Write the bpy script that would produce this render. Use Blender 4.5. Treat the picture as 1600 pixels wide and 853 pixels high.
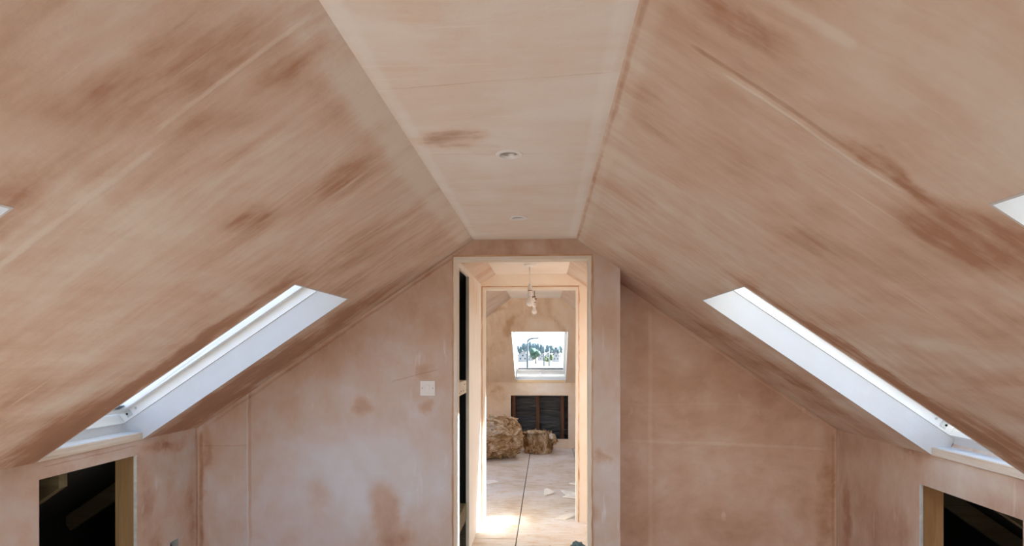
import bpy, math, random
from mathutils import Vector, Matrix, noise
from mathutils.geometry import tessellate_polygon
PI = math.pi
sc = bpy.context.scene
for o in list(bpy.data.objects):
    bpy.data.objects.remove(o)
col = sc.collection
RAISE = 1.4            # eye height above the loft floor; heights below are written from the eye

# ------------------------------------------------------------------ camera
F = 930.0              # focal length in pixels of a 1600 px wide frame
cam_d = bpy.data.cameras.new('camera'); cam = bpy.data.objects.new('camera', cam_d); col.objects.link(cam)
cam_d.sensor_width = 36; cam_d.lens = F / 1600 * 36
cam_d.shift_y = (550 - 426.5) / 1600
cam_d.clip_start = .02; cam_d.clip_end = 3000
cam.location = (0, 0, 0); cam.rotation_euler = (PI / 2, 0, math.atan(53 / F))
sc.camera = cam

# ------------------------------------------------------------------ light
EXPOSURE = 2.12
SKY_LOW = (1.0, 1.0, 1.0); SKY_MID = (.40, .60, .88); SKY_TOP = (.22, .38, .72)      # blue side, horizon to zenith
SKY_SUN = (.76, .78, .80)                                                            # hazy white side towards the sun
SKY_STRENGTH = .72
SUN_STRENGTH = 8.0
SUN_DIR = Vector((-1, -.52, -.50))
sc.view_settings.view_transform = 'Standard'; sc.view_settings.look = 'None'
sc.view_settings.gamma = 1; sc.view_settings.use_curve_mapping = False
sc.view_settings.exposure = EXPOSURE
w = bpy.data.worlds.new('sky'); sc.world = w; w.use_nodes = True
nt = w.node_tree; nt.nodes.clear()
tc = nt.nodes.new('ShaderNodeTexCoord'); sx = nt.nodes.new('ShaderNodeSeparateXYZ')
rp = nt.nodes.new('ShaderNodeValToRGB'); bg = nt.nodes.new('ShaderNodeBackground'); wo = nt.nodes.new('ShaderNodeOutputWorld')
nt.links.new(tc.outputs['Generated'], sx.inputs[0]); nt.links.new(sx.outputs['Z'], rp.inputs[0])
dp = nt.nodes.new('ShaderNodeVectorMath'); dp.operation = 'DOT_PRODUCT'; dp.inputs[1].default_value = Vector((1, .6, .35)).normalized()
mrw = nt.nodes.new('ShaderNodeMapRange'); mrw.interpolation_type = 'SMOOTHSTEP'; mrw.inputs[1].default_value = -.15; mrw.inputs[2].default_value = .75
mxw = nt.nodes.new('ShaderNodeMix'); mxw.data_type = 'RGBA'; mxw.inputs[7].default_value = (*SKY_SUN, 1)
nt.links.new(tc.outputs['Generated'], dp.inputs[0]); nt.links.new(dp.outputs['Value'], mrw.inputs[0]); nt.links.new(mrw.outputs[0], mxw.inputs[0])
nt.links.new(rp.outputs[0], mxw.inputs[6]); nt.links.new(mxw.outputs[2], bg.inputs[0]); nt.links.new(bg.outputs[0], wo.inputs[0])
e = rp.color_ramp.elements
e[0].position = .12; e[0].color = (*SKY_LOW, 1); e[1].position = .9; e[1].color = (*SKY_TOP, 1)
m_ = e.new(.45); m_.color = (*SKY_MID, 1)
bg.inputs[1].default_value = SKY_STRENGTH
w.cycles.sampling_method = 'MANUAL'; w.cycles.sample_map_resolution = 256
sun_d = bpy.data.lights.new('sun', 'SUN'); sun = bpy.data.objects.new('sun', sun_d); col.objects.link(sun)
sun_d.energy = SUN_STRENGTH; sun_d.angle = math.radians(2.2); sun_d.color = (1, .965, .91)
sun.rotation_euler = SUN_DIR.to_track_quat('-Z', 'Y').to_euler(); sun.location = (8, 12, 10)
sc.cycles.max_bounces = 14; sc.cycles.diffuse_bounces = 10; sc.cycles.transparent_max_bounces = 12
sc.cycles.sample_clamp_indirect = 6

# ------------------------------------------------------------------ small helpers
def tag(o, label=None, cat=None, group=None, kind=None):
    if label: o['label'] = label
    if cat: o['category'] = cat
    if group: o['group'] = group
    if kind: o['kind'] = kind
    return o
def empty(name, loc=(0, 0, 0), rz=0):
    o = bpy.data.objects.new(name, None); col.objects.link(o); o.location = loc; o.rotation_euler = (0, 0, rz); o.empty_display_size = .1
    return o
class MB:
    """collects faces with uv in metres; build() links ONE mesh object"""
    def __init__(s): s.v = []; s.f = []; s.uv = []; s.smooth = []
    def face(s, pts, uvs=None, smooth=False):
        n = len(s.v); s.v += [tuple(p) for p in pts]; s.f.append(tuple(range(n, n + len(pts))))
        if uvs is None:
            a = Vector(pts[1]) - Vector(pts[0]); b = Vector(pts[-1]) - Vector(pts[0]); nn = a.cross(b)
            k = max(range(3), key=lambda i: abs(nn[i])); q = [(1, 2), (0, 2), (0, 1)][k]
            uvs = [(p[q[0]], p[q[1]]) for p in pts]
        s.uv.append(uvs); s.smooth.append(smooth); return s
    def hexa(s, c):   # 8 corners: bottom ring 0-3, top ring 4-7
        for q in ((3, 2, 1, 0), (4, 5, 6, 7), (0, 1, 5, 4), (1, 2, 6, 5), (2, 3, 7, 6), (3, 0, 4, 7)):
            s.face([c[i] for i in q])
        return s
    def box(s, x0, x1, y0, y1, z0, z1, M=None):
        c = [(x0, y0, z0), (x1, y0, z0), (x1, y1, z0), (x0, y1, z0), (x0, y0, z1), (x1, y0, z1), (x1, y1, z1), (x0, y1, z1)]
        if M is not None: c = [M @ Vector(p) for p in c]
        return s.hexa(c)
    def lathe(s, prof, n=24, M=Matrix(), smooth=True, caps=True):   # prof: (radius, z)
        rings = [[M @ Vector((r * math.cos(2 * PI * i / n), r * math.sin(2 * PI * i / n), z)) for i in range(n)] for r, z in prof]
        for a, b in zip(rings, rings[1:]):
            for i in range(n):
                j = (i + 1) % n; s.face([a[i], a[j], b[j], b[i]], smooth=smooth)
        if caps:
            if prof[0][0] > 1e-5: s.face(rings[0][::-1])
            if prof[-1][0] > 1e-5: s.face(rings[-1])
        return s
    def tube(s, pts, r, n=10, r2=None):
        pts = [Vector(p) for p in pts]; rings = []; up = Vector((0, 0, 1))
        for i, p in enumerate(pts):
            t = (pts[min(i + 1, len(pts) - 1)] - pts[max(i - 1, 0)]).normalized()
            a = t.cross(up if abs(t.z) < .95 else Vector((1, 0, 0))).normalized(); b = t.cross(a)
            rr = r + ((r2 if r2 is not None else r) - r) * i / (len(pts) - 1)
            rings.append([p + rr * (a * math.cos(2 * PI * k / n) + b * math.sin(2 * PI * k / n)) for k in range(n)])
        for a, b in zip(rings, rings[1:]):
            for i in range(n):
                j = (i + 1) % n; s.face([a[i], a[j], b[j], b[i]], smooth=True)
        s.face(rings[0][::-1]); s.face(rings[-1]); return s
    def build(s, name, mat, parent=None, weld=True, bevel=0):
        me = bpy.data.meshes.new(name); me.from_pydata(s.v, [], s.f)
        ul = me.uv_layers.new(name='UVMap'); k = 0
        for f_, uvs in zip(s.f, s.uv):
            for uv in uvs: ul.data[k].uv = uv; k += 1
        for p, sm in zip(me.polygons, s.smooth): p.use_smooth = sm
        if weld:
            import bmesh
            b = bmesh.new(); b.from_mesh(me); bmesh.ops.remove_doubles(b, verts=b.verts, dist=1e-5)
            bmesh.ops.recalc_face_normals(b, faces=b.faces); b.to_mesh(me); b.free()
        me.materials.append(mat)
        o = bpy.data.objects.new(name, me); col.objects.link(o); o.parent = parent
        if bevel:
            bv = o.modifiers.new('bevel', 'BEVEL'); bv.width = bevel; bv.segments = 2; bv.limit_method = 'ANGLE'
        return o
def sheet(mb, outer, holes, fn, t, uvf=None):
    """flat polygon with holes in (a,b), pushed out to thickness t; fn(a,b,n) -> point"""
    loops = [outer] + holes
    flat = [p for l in loops for p in l]
    tris = tessellate_polygon([[Vector((p[0], p[1], 0)) for p in l] for l in loops])
    uvf = uvf or (lambda p: p)
    for tri in tris:
        mb.face([fn(*flat[i], 0) for i in tri], [uvf(flat[i]) for i in tri])
        mb.face([fn(*flat[i], t) for i in reversed(tri)], [uvf(flat[i]) for i in reversed(tri)])
    for l in loops:
        for i in range(len(l)):
            p, q = l[i], l[(i + 1) % len(l)]
            L = math.hypot(p[0] - q[0], p[1] - q[1])
            mb.face([fn(*p, 0), fn(*q, 0), fn(*q, t), fn(*p, t)], [(0, 0), (L, 0), (L, t), (0, t)])
    return mb
def rect(a0, a1, b0, b1): return [(a0, b0), (a1, b0), (a1, b1), (a0, b1)]
def circ(x, y, r, n=28): return [(x + r * math.cos(2 * PI * i / n), y + r * math.sin(2 * PI * i / n)) for i in range(n)]

# ------------------------------------------------------------------ materials
class NT:
    def __init__(s, name):
        s.m = bpy.data.materials.new(name); s.m.use_nodes = True; s.t = s.m.node_tree; s.t.nodes.clear()
        s.out = s.n('ShaderNodeOutputMaterial')
    def n(s, t, **k):
        x = s.t.nodes.new(t)
        for a, b in k.items(): setattr(x, a, b)
        return x
    def l(s, a, b): s.t.links.new(a, b)
    def val(s, sock, v):
        if hasattr(v, 'is_linked'): s.l(v, sock)
        else: sock.default_value = v
    def math(s, op, a, b=0., c=0., clamp=False):
        x = s.n('ShaderNodeMath', operation=op, use_clamp=clamp)
        for i, v in enumerate((a, b, c)): s.val(x.inputs[i], v)
        return x.outputs[0]
    def vm(s, op, a, b=(0, 0, 0), sc_=None):
        x = s.n('ShaderNodeVectorMath', operation=op); s.val(x.inputs[0], a); s.val(x.inputs[1], b)
        if sc_ is not None: s.val(x.inputs['Scale'], sc_)
        return x.outputs['Value'] if op == 'LENGTH' else x.outputs[0]
    def mapping(s, vec, loc=(0, 0, 0), rot=0, scale=(1, 1, 1), typ='POINT'):
        x = s.n('ShaderNodeMapping', vector_type=typ); s.val(x.inputs[0], vec); x.inputs[1].default_value = loc
        x.inputs[2].default_value = rot if isinstance(rot, tuple) else (0, 0, rot); x.inputs[3].default_value = scale
        return x.outputs[0]
    def noise(s, vec, scale=1., detail=4., rough=.55, dist=0., out=0):
        x = s.n('ShaderNodeTexNoise'); s.val(x.inputs['Vector'], vec); x.inputs['Scale'].default_value = scale
        x.inputs['Detail'].default_value = detail; x.inputs['Roughness'].default_value = rough; x.inputs['Distortion'].default_value = dist
        return x.outputs[out]
    def mr(s, v, a, b, c=0., d=1., smooth=False):
        x = s.n('ShaderNodeMapRange', interpolation_type='SMOOTHSTEP' if smooth else 'LINEAR'); s.val(x.inputs[0], v)
        for i, q in enumerate((a, b, c, d)): x.inputs[i + 1].default_value = q
        return x.outputs[0]
    def ramp(s, v, stops):
        x = s.n('ShaderNodeValToRGB'); s.l(v, x.inputs[0]); e = x.color_ramp.elements
        e[0].position = stops[0][0]; e[0].color = (*stops[0][1], 1); e[1].position = stops[-1][0]; e[1].color = (*stops[-1][1], 1)
        for p, c in stops[1:-1]: q = e.new(p); q.color = (*c, 1)
        return x.outputs[0]
    def mix(s, f, a, b, mode='MIX'):
        x = s.n('ShaderNodeMix', data_type='RGBA', blend_type=mode); s.val(x.inputs[0], f)
        for i, v in ((6, a), (7, b)): s.val(x.inputs[i], v if hasattr(v, 'is_linked') else (*v, 1))
        return x.outputs[2]
    def finish(s, color, rough=.6, metal=0., bump=None, bs=.3, bd=.01, spec=.5, emit=None):
        p = s.n('ShaderNodeBsdfPrincipled'); s.val(p.inputs['Base Color'], color if hasattr(color, 'is_linked') else (*color, 1))
        s.val(p.inputs['Roughness'], rough); s.val(p.inputs['Metallic'], metal); p.inputs['Specular IOR Level'].default_value = spec
        if bump is not None:
            b = s.n('ShaderNodeBump'); b.inputs['Strength'].default_value = bs; b.inputs['Distance'].default_value = bd
            s.l(bump, b.inputs['Height']); s.l(b.outputs[0], p.inputs['Normal'])
        s.l(p.outputs[0], s.out.inputs[0]); return s.m
def simple(name, c, rough=.5, metal=0., var=.08, scale=8., spec=.5, bs=.15, bd=.003):
    g = NT(name); o = g.n('ShaderNodeTexCoord').outputs['Object']
    n = g.noise(o, scale, 4)
    cc = g.mix(g.mr(n, .3, .7), tuple(x * (1 - var) for x in c), tuple(min(1, x * (1 + var)) for x in c))
    return g.finish(cc, rough, metal, g.noise(o, scale * 6, 3), bs, bd, spec)

PALE = (.71, .64, .56); MID = (.625, .475, .38); DARK = (.43, .245, .16)
def plaster(name, streak=(1., 1.), rot=0., bias=0., blotch=1., stain_shade=(), lines=(), seed=0., pale=PALE, mid=MID, dark=DARK, arcs=.25, streak_amt=.5, fade=False):
    """drying gypsum plaster. stain: (u, v, ru, rv, rot, amount, softness): amount > 0 darker, < 0 paler: damp and dry plaster, plus painted light and shade.
    lines: (u0, v0, u1, v1, width, amount)"""
    g = NT(name); uv = g.n('ShaderNodeTexCoord').outputs['UV']
    p = g.vm('ADD', uv, (seed * 3.7, seed * 5.3, seed))
    dn = g.noise(p, 2.2, 5, .6, out=1)
    off = g.vm('SCALE', g.vm('SUBTRACT', dn, (.5, .5, .5)), sc_=.22)
    off2 = g.vm('SCALE', g.vm('SUBTRACT', g.noise(p, 9., 4, .6, out=1), (.5, .5, .5)), sc_=.09)
    d = g.vm('ADD', g.vm('ADD', uv, off), off2)
    big = g.noise(g.mapping(p, scale=(1 + (streak[0] - 1) * .12, 1 + (streak[1] - 1) * .12, 1), rot=rot), 1.25, 6, .62, .35)
    wob = g.vm('ADD', p, g.vm('SCALE', off, sc_=.35))
    st = g.noise(g.mapping(wob, rot=rot, scale=(*streak, 1)), 2.2, 7, .62, .15)
    st2 = g.noise(g.mapping(wob, rot=rot + .16, scale=(streak[0] * 2.2, streak[1] * 1.6, 1)), 3.1, 5, .6)
    patch = g.noise(g.mapping(p, rot=.5), 3.0, 7, .62, .5)
    smask = g.mr(g.noise(p, 1.7, 3), .35, .65, .15, 1.25)
    # trowel arcs
    wv = g.n('ShaderNodeTexWave', wave_type='RINGS', rings_direction='Z'); g.l(g.mapping(d, loc=(seed * .7 - 1.3, .9, 0)), wv.inputs[0])
    wv.inputs['Scale'].default_value = 1.7; wv.inputs['Distortion'].default_value = 7; wv.inputs['Detail'].default_value = 3; wv.inputs['Detail Scale'].default_value = 1.2
    if fade:      # long trowel strokes near the ridge, broader level sweeps lower down
        sv = g.n('ShaderNodeSeparateXYZ'); g.l(uv, sv.inputs[0]); low = g.mr(sv.outputs[1], .25, 1.1)
        smask = g.math('MULTIPLY', smask, g.mr(low, 0, 1, 1.15, .35))
        sweep = g.noise(g.mapping(wob, rot=-.12, scale=(.8, 3.2, 1)), 1.9, 7, .6, .3)
    f = g.math('MULTIPLY', g.math('SUBTRACT', big, .5), 1.5 * blotch)
    if fade: f = g.math('ADD', f, g.math('MULTIPLY', g.math('SUBTRACT', sweep, .5), g.math('MULTIPLY', low, 1.5)))
    f = g.math('ADD', f, g.math('MULTIPLY', smask, g.math('MULTIPLY', g.math('SUBTRACT', st, .5), 2.3 * streak_amt)))
    f = g.math('ADD', f, g.math('MULTIPLY', g.math('SUBTRACT', st2, .5), 1.5 * streak_amt))
    f = g.math('ADD', f, g.math('MULTIPLY', g.math('SUBTRACT', patch, .5), 1.15 * blotch))
    f = g.math('ADD', f, g.math('MULTIPLY', g.math('SUBTRACT', wv.outputs[1], .5), .22 * arcs))
    f = g.math('ADD', f, .42 + bias)
    grain = g.math('MULTIPLY_ADD', g.math('ADD', st2, patch), 1.5, -.5)
    for (u, v, ru, rv, ro, amt, soft) in stain_shade:
        q = g.mapping(d, loc=(u, v, 0), rot=ro, scale=(ru, rv, 1), typ='TEXTURE')
        q = g.vm('MULTIPLY', q, (1, 1, 0))
        m = g.mr(g.vm('LENGTH', q), max(0, 1 - soft), 1., 1., 0., True)
        f = g.math('ADD', f, g.math('MULTIPLY', m, g.math('MULTIPLY', grain, amt)))
    bump = g.math('MULTIPLY', g.math('ADD', st2, g.noise(p, 60., 3)), .5)
    dl = g.vm('ADD', uv, g.vm('SCALE', g.vm('SUBTRACT', g.noise(p, 5., 4, .6, out=1), (.5, .5, .5)), sc_=.02))
    for (u0, v0, u1, v1, wd, amt) in lines:
        L = math.hypot(u1 - u0, v1 - v0)
        q = g.mapping(dl, loc=((u0 + u1) / 2, (v0 + v1) / 2, 0), rot=math.atan2(v1 - v0, u1 - u0), scale=(L / 2, wd / 2, 1), typ='TEXTURE')
        x = g.n('ShaderNodeSeparateXYZ'); g.l(q, x.inputs[0])
        m = g.math('MULTIPLY', g.mr(g.math('ABSOLUTE', x.outputs[0]), .9, 1., 1., 0.), g.mr(g.math('ABSOLUTE', x.outputs[1]), .2, 1., 1., 0., True))
        m = g.math('MULTIPLY', m, g.mr(g.noise(p, 7., 3), .25, .6, .35, 1.))
        f = g.math('ADD', f, g.math('MULTIPLY', m, amt))
        bump = g.math('SUBTRACT', bump, g.math('MULTIPLY', m, .8 * (1 if amt > 0 else -1)))
    hi = tuple(min(.9, x * 1.07) for x in pale); dk = tuple(x * .86 for x in dark)
    c = g.ramp(g.mr(f, -.5, 1.9), [(0., hi), (.2083, pale), (.4167, mid), (.66, dark), (1., dk)])
    # thin pale drag marks of the trowel
    dr = g.noise(g.mapping(p, rot=rot, scale=(streak[0] * 5, streak[1] * 1.1, 1)), 2.6, 3, .5)
    dr = g.math('MULTIPLY', g.mr(dr, .64, .74), g.mr(patch, .45, .6))
    c = g.mix(g.math('MULTIPLY', dr, .6), c, tuple(min(1, x * 1.12) for x in pale))
    return g.finish(c, g.mr(f, 0, 1, .85, .6), 0, bump, .35, .004, .25)

def timber(name, a, b, axis='Z', rough=.75, bands=14.):
    g = NT(name); o = g.n('ShaderNodeTexCoord').outputs['Object']
    sca = {'X': (.06, 1, 1), 'Y': (1, .06, 1), 'Z': (1, 1, .06)}[axis]
    q = g.mapping(o, scale=sca); n = g.noise(q, bands, 5, .6, 1.2); k = g.noise(g.mapping(o, scale=tuple(x * 3 for x in sca)), bands * 2, 4)
    c = g.mix(g.mr(n, .35, .65), a, b); c = g.mix(g.mr(k, .5, .75, 0, .35), c, tuple(x * .65 for x in b))
    return g.finish(c, rough, 0, n, .25, .003, .3)
def glass(name, tint=(.97, .99, 1)):
    g = NT(name); t = g.n('ShaderNodeBsdfTransparent'); t.inputs[0].default_value = (*tint, 1)
    gl = g.n('ShaderNodeBsdfGlossy'); gl.inputs['Roughness'].default_value = .02; gl.inputs[0].default_value = (1, 1, 1, 1)
    lw = g.n('ShaderNodeLayerWeight'); lw.inputs[0].default_value = .5; mx = g.n('ShaderNodeMixShader')
    fr = g.math('ADD', g.math('MULTIPLY', g.math('POWER', lw.outputs['Facing'], 4.), .5), .03)
    g.l(fr, mx.inputs[0]); g.l(t.outputs[0], mx.inputs[1]); g.l(gl.outputs[0], mx.inputs[2]); g.l(mx.outputs[0], g.out.inputs[0])
    return g.m

# downslope = v for the slopes, so streaks are long along v
M_LEFT = plaster('plaster_left_slope', streak=(4.5, .9), rot=.0, seed=1, fade=True, bias=-.03, stain_shade=[
    (2.215, 1.42, .11, .95, 0, 1.05, .75), (2.08, 1.75, .17, .45, 0, .8, .9), (3.17, 1.35, .26, 1.1, 0, .95, .6),  # last: strip by the end wall, brown plaster with its shade painted in
    (1.0, .28, .10, .28, 0, .28, .6), (1.16, .10, .06, .13, 0, .3, .7), (1.02, .74, .09, .24, .1, .50, .8), (1.06, .95, .09, .25, 0, .4, .9),
    (1.62, .50, .12, .13, .5, .45, .8), (1.36, .36, .10, .09, 0, .25, .9), (.84, .30, .09, .25, 0, -.18, .9), (.93, .55, .10, .2, .6, -.3, .8),
    (1.55, .80, .3, .4, .3, -.15, 1), (1.9, 1.25, .22, .5, 0, -.18, 1), (1.75, .22, .12, .2, 0, .3, .8), (2.35, .35, .3, .28, 0, .3, .9),
    (2.25, .66, .16, .10, 0, .35, .8), (1.45, .10, .3, .09, 0, .12, .8)],
    lines=[(1.09, .02, 1.10, .40, .02, -.35), (1.14, .42, 1.16, .9, .03, -.35), (1.9, .02, 1.9, .4, .01, -.2), (1.6, .02, 1.62, .5, .008, -.2), (.7, .03, 3.4, .03, .17, -.6), (3.385, .05, 3.385, 1.9, .03, .4)])
M_RIGHT = plaster('plaster_right_slope', streak=(4.5, .9), rot=.08, seed=2, fade=True, bias=-.09, stain_shade=[
    (2.225, 1.38, .095, .9, 0, 1.05, .75), (2.10, 1.75, .15, .4, 0, .8, .9), (3.38, 1.35, .36, 1.15, 0, .52, .7), (2.22, .68, .16, .10, .3, .45, .8),  # third: strip by the recess wall, brown plaster plus painted shade
    (1.14, .74, .17, .22, .3, .40, .8), (1.14, .98, .16, .2, 0, .3, .9), (1.12, .55, .04, .13, 0, .5, .8), (1.00, .16, .06, .14, .1, .35, .7),
    (.95, .36, .18, .16, 0, -.25, 1), (.86, .56, .12, .16, 0, -.25, .9), (1.45, .12, .16, .15, 0, .3, .8), (2.9, .35, .35, .2, 0, .25, .9),
    (1.75, .95, .35, .35, .4, -.2, 1), (2.7, .65, .3, .12, 0, -.1, .9), (1.6, .62, .08, .14, .8, .25, .9)],
    lines=[(1.13, .12, 1.14, .66, .022, .45), (1.155, .2, 1.16, .6, .015, -.4), (.7, .03, 3.8, .03, .07, -.25), (.7, .012, 3.8, .012, .018, .45), (3.79, .3, 3.79, 1.95, .03, .45), (.9, .35, .92, .1, .04, -.35), (2.13, .8, 2.17, 1.5, .018, -.35)])
M_CEIL = plaster('plaster_flat_ceiling', streak=(5, 1), rot=0, seed=3, bias=-.22, blotch=.7, streak_amt=.2, pale=(.84, .81, .77), mid=(.77, .67, .58), stain_shade=[
    (1.80, -.27, .10, .13, 0, .50, .6), (1.90, -.20, .05, .12, 0, .3, .8), (1.10, -.28, .09, .13, 0, .40, .9), (1.25, -.22, .12, .1, 0, .22, 1), (2.5, -.1, .3, .2, 0, .15, 1), (1.38, .13, .04, .07, 0, .2, .9),
    (1.35, -.32, .04, .08, 0, .2, .9), (2.3, -.34, .12, .08, 0, .2, .9), (1.1, .08, .04, .05, 0, .2, .9), (2.0, .1, .15, .12, 0, .1, 1)],
    lines=[(1.925, -.40, 1.935, .0, .012, .30), (1.44, -.4, 1.38, .16, .008, .25), (2.6, -.4, 2.6, .16, .01, .15), (.7, -.39, 3.4, -.39, .05, -.25), (.7, .145, 3.4, .145, .05, -.25), (3.39, -.41, 3.39, .17, .015, .4)])
M_END = plaster('plaster_end_wall', streak=(1.4, 1.1), seed=4, bias=-.06, blotch=.42, streak_amt=.25, pale=(.73, .745, .78), stain_shade=[  # bluish pale tone: cool skylight on the wall put into the colour
    (-1.3, .12, 1.0, .36, .6, .26, .9), (-.65, .3, .3, .4, 0, .24, .9), (-.1, .6, .5, .12, 0, .35, .6), (-.67, -.33, .07, .06, 0, .35, .7), (-.70, -.12, .08, .06, 0, .25, .8),  # leading broad patches: warm bounce light on the upper wall, painted
    (-1.09, -.30, .07, .09, 0, .35, .8), (-.95, -.9, .13, .24, .1, .45, .8), (-.85, -1.1, .14, .12, 0, .35, .8), (-1.32, -.85, .09, .2, 0, .25, .9), (-1.95, -.2, .35, .3, 0, .25, .9),
    (-1.1, -.75, .8, .5, 0, -.32, 1), (-.75, -.7, .3, .3, 0, -.12, 1), (.33, .3, .2, .4, 0, .12, 1), (.33, -.6, .06, .05, 0, .3, .8), (.27, -.95, .06, .1, 0, .25, .8), (-2.02, -.8, .04, .9, 0, .3, .95)],  # leading broad pale patch: skylight on the lower wall, painted
    lines=[(-1.736, -.2, -1.736, -1.4, .03, .28), (-1.75, -.2, -1.75, -1.4, .012, -.3), (-2.03, -.46, -2.03, -1.4, .035, .5), (-2.04, -.55, -1.75, -.55, .01, .2), (-2.0, -.44, -.45, .60, .02, .3), (-.9, -.17, -.62, -.10, .006, .3)])
M_RECESS = plaster('plaster_recess_wall', streak=(.9, 2.2), seed=5, bias=.08, blotch=1.15, arcs=.4, streak_amt=.35, pale=(.80, .67, .56), mid=(.70, .50, .38), dark=(.52, .31, .20), stain_shade=[
    (1.74, -.9, .07, .7, 0, .35, .95), (1.45, -.1, .2, .2, .5, .25, .9), (1.0, -.72, .5, .14, 0, -.12, .9), (.8, .1, .3, .2, 0, -.18, 1), (1.3, -1.0, .3, .2, 0, .15, 1), (.53, -.7, .08, .7, 0, .15, .9)],
    lines=[(.66, .3, .66, -1.4, .04, -.22), (.5, -.56, 1.75, -.60, .03, -.22), (.5, -.33, 1.3, -.33, .02, -.12), (1.785, -.5, 1.785, -1.4, .03, .4), (.6, .38, 1.78, -.44, .03, .35), (.65, .3, 1.7, -.43, .015, -.3)])
M_KNEEL = plaster('plaster_left_knee', streak=(1, 1.4), seed=6, bias=-.02, pale=(.68, .65, .64), stain_shade=[(3.34, -1, .07, .6, 0, .35, .95), (3.03, -1.0, .08, .1, 0, .45, .8), (3.1, -.5, .3, .05, 0, .5, .8), (2.95, -.75, .06, .3, 0, .2, .9)], lines=[(3.385, -.45, 3.385, -1.4, .03, .5), (2.3, -.47, 2.87, -.47, .01, .3)])
M_KNEER = plaster('plaster_right_knee', streak=(1.6, 1), seed=7, bias=.12, stain_shade=[(3.7, -1, .07, .6, 0, .3, .8), (3.1, -.49, .15, .04, 0, .45, .8), (2.6, -.55, .5, .08, 0, -.25, .9)], lines=[(3.79, -.48, 3.79, -1.4, .03, -.3)])
M_HALL = plaster('plaster_hall', streak=(1, 1), seed=8, bias=-.15, blotch=.7, streak_amt=.3, pale=(.90, .86, .79), mid=(.85, .76, .65), dark=(.70, .52, .36))
M_HALLWALL = plaster('plaster_hall_partition', streak=(3, 1), seed=14, bias=-.2, blotch=.4, streak_amt=.3, pale=(.88, .89, .88), mid=(.84, .80, .74), dark=(.74, .58, .42), stain_shade=[(4.9, -.3, .03, 1.3, 0, .4, .8), (4.3, .45, .8, .35, 0, .5, .9)])
M_FAR = plaster('plaster_far_room', streak=(1.5, 1), seed=9, bias=.05, pale=(.82, .72, .62), mid=(.76, .61, .47), dark=(.56, .36, .22), stain_shade=[(-.45, .33, .28, .07, .75, .4, .7), (.22, .30, .25, .07, -.75, .4, .7), (-.6, .5, .2, .05, .1, .4, .8), (-.07, .35, .25, .12, 0, -.3, 1)])
M_FARWALL = plaster('plaster_far_wall', streak=(1, 1), seed=10, bias=.0, pale=(.82, .72, .62), mid=(.76, .61, .47), dark=(.56, .36, .22), stain_shade=[(-.1, -.55, .5, .06, 0, -.2, .9), (-.7, -.55, .15, .05, 0, .3, .8)])
M_REVEAL = plaster('skimmed_reveal', streak=(1, 3), seed=11, bias=-.25, blotch=.3, pale=(.64, .65, .66), mid=(.60, .585, .57), dark=(.53, .47, .42), streak_amt=.25)
M_JAMB = plaster('raw_board_edge', streak=(1, 1), seed=12, bias=-.1, blotch=.6, pale=(.84, .82, .78), mid=(.80, .73, .62), dark=(.55, .36, .20))
M_LIP = plaster('plaster_lip', streak=(1, 1), seed=13, bias=-.05, pale=(.68, .48, .33), mid=(.55, .34, .2), dark=(.42, .23, .12))
M_WHITE = simple('white_window_paint', (.86, .87, .86), .35, var=.02)
M_SEAL = simple('grey_rubber_seal', (.10, .13, .16), .6)
M_ZINC = simple('galvanised_plate', (.62, .66, .66), .4, .5, scale=60)
M_BLACK = simple('black_hole', (.01, .01, .01), .8)
M_PLASTIC = simple('white_plastic', (.86, .87, .88), .3, var=.02)
M_BULB = simple('opal_bulb', (.93, .93, .93), .25, var=.01)
M_STEEL = simple('brushed_lamp_metal', (.55, .55, .53), .35, .8)
M_BROWNP = simple('brown_connector', (.20, .09, .04), .5)
M_PINE = timber('pine_board', (.74, .67, .58), (.64, .50, .36), 'Y', bands=22)
M_PINEX = timber('pine_board_across', (.74, .56, .34), (.62, .42, .22), 'X')
M_STUD = timber('rough_stud', (.52, .36, .18), (.40, .25, .11), 'Z')
M_OLD = timber('eaves_rafter', (.17, .14, .08), (.12, .095, .05), 'X')
M_BROWNSTUD = timber('stained_stud', (.15, .065, .03), (.09, .04, .02), 'Z')
M_CREAMSTUD = timber('pale_noggin', (.72, .69, .60), (.60, .56, .46), 'Y', bands=20)
M_GLASS = glass('window_glass')
g = NT('black_membrane'); o_ = g.n('ShaderNodeTexCoord').outputs['Object']
q_ = g.mapping(o_, scale=(.7, .7, 5)); n_ = g.noise(q_, 2.2, 4, .5, 1.6)
M_MEMBRANE = g.finish(g.mix(g.mr(n_, .3, .7), (.030, .032, .036), (.06, .063, .07)), .38, 0, n_, 1., .05, .5)
M_VOID = simple('dark_void_lining', (.018, .018, .017), .8)
g = NT('mineral_wool'); o_ = g.n('ShaderNodeTexCoord').outputs['Object']
n1 = g.noise(g.mapping(o_, rot=(.5, .3, .9), scale=(1, 1, 2.5)), 5, 8, .7, 1.5); n2 = g.noise(g.mapping(o_, rot=(.2, .6, .3), scale=(1, 1, 2)), 22, 6, .7, 1.5)
c_ = g.ramp(g.math('ADD', g.math('MULTIPLY', n1, .7), g.math('MULTIPLY', n2, .3)), [(.38, (.20, .095, .035)), (.46, (.52, .31, .15)), (.53, (.76, .56, .37)), (.60, (.93, .87, .78))])
M_WOOL = g.finish(c_, .95, 0, g.math('ADD', n1, n2), 1., .03, .1)
g = NT('chipboard_floor'); uv_ = g.n('ShaderNodeTexCoord').outputs['UV']
n1 = g.noise(uv_, 1.6, 6, .6, .5); n2 = g.noise(g.mapping(uv_, scale=(1, 4, 1)), 7, 6, .65); n3 = g.noise(uv_, 160, 2)
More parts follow.
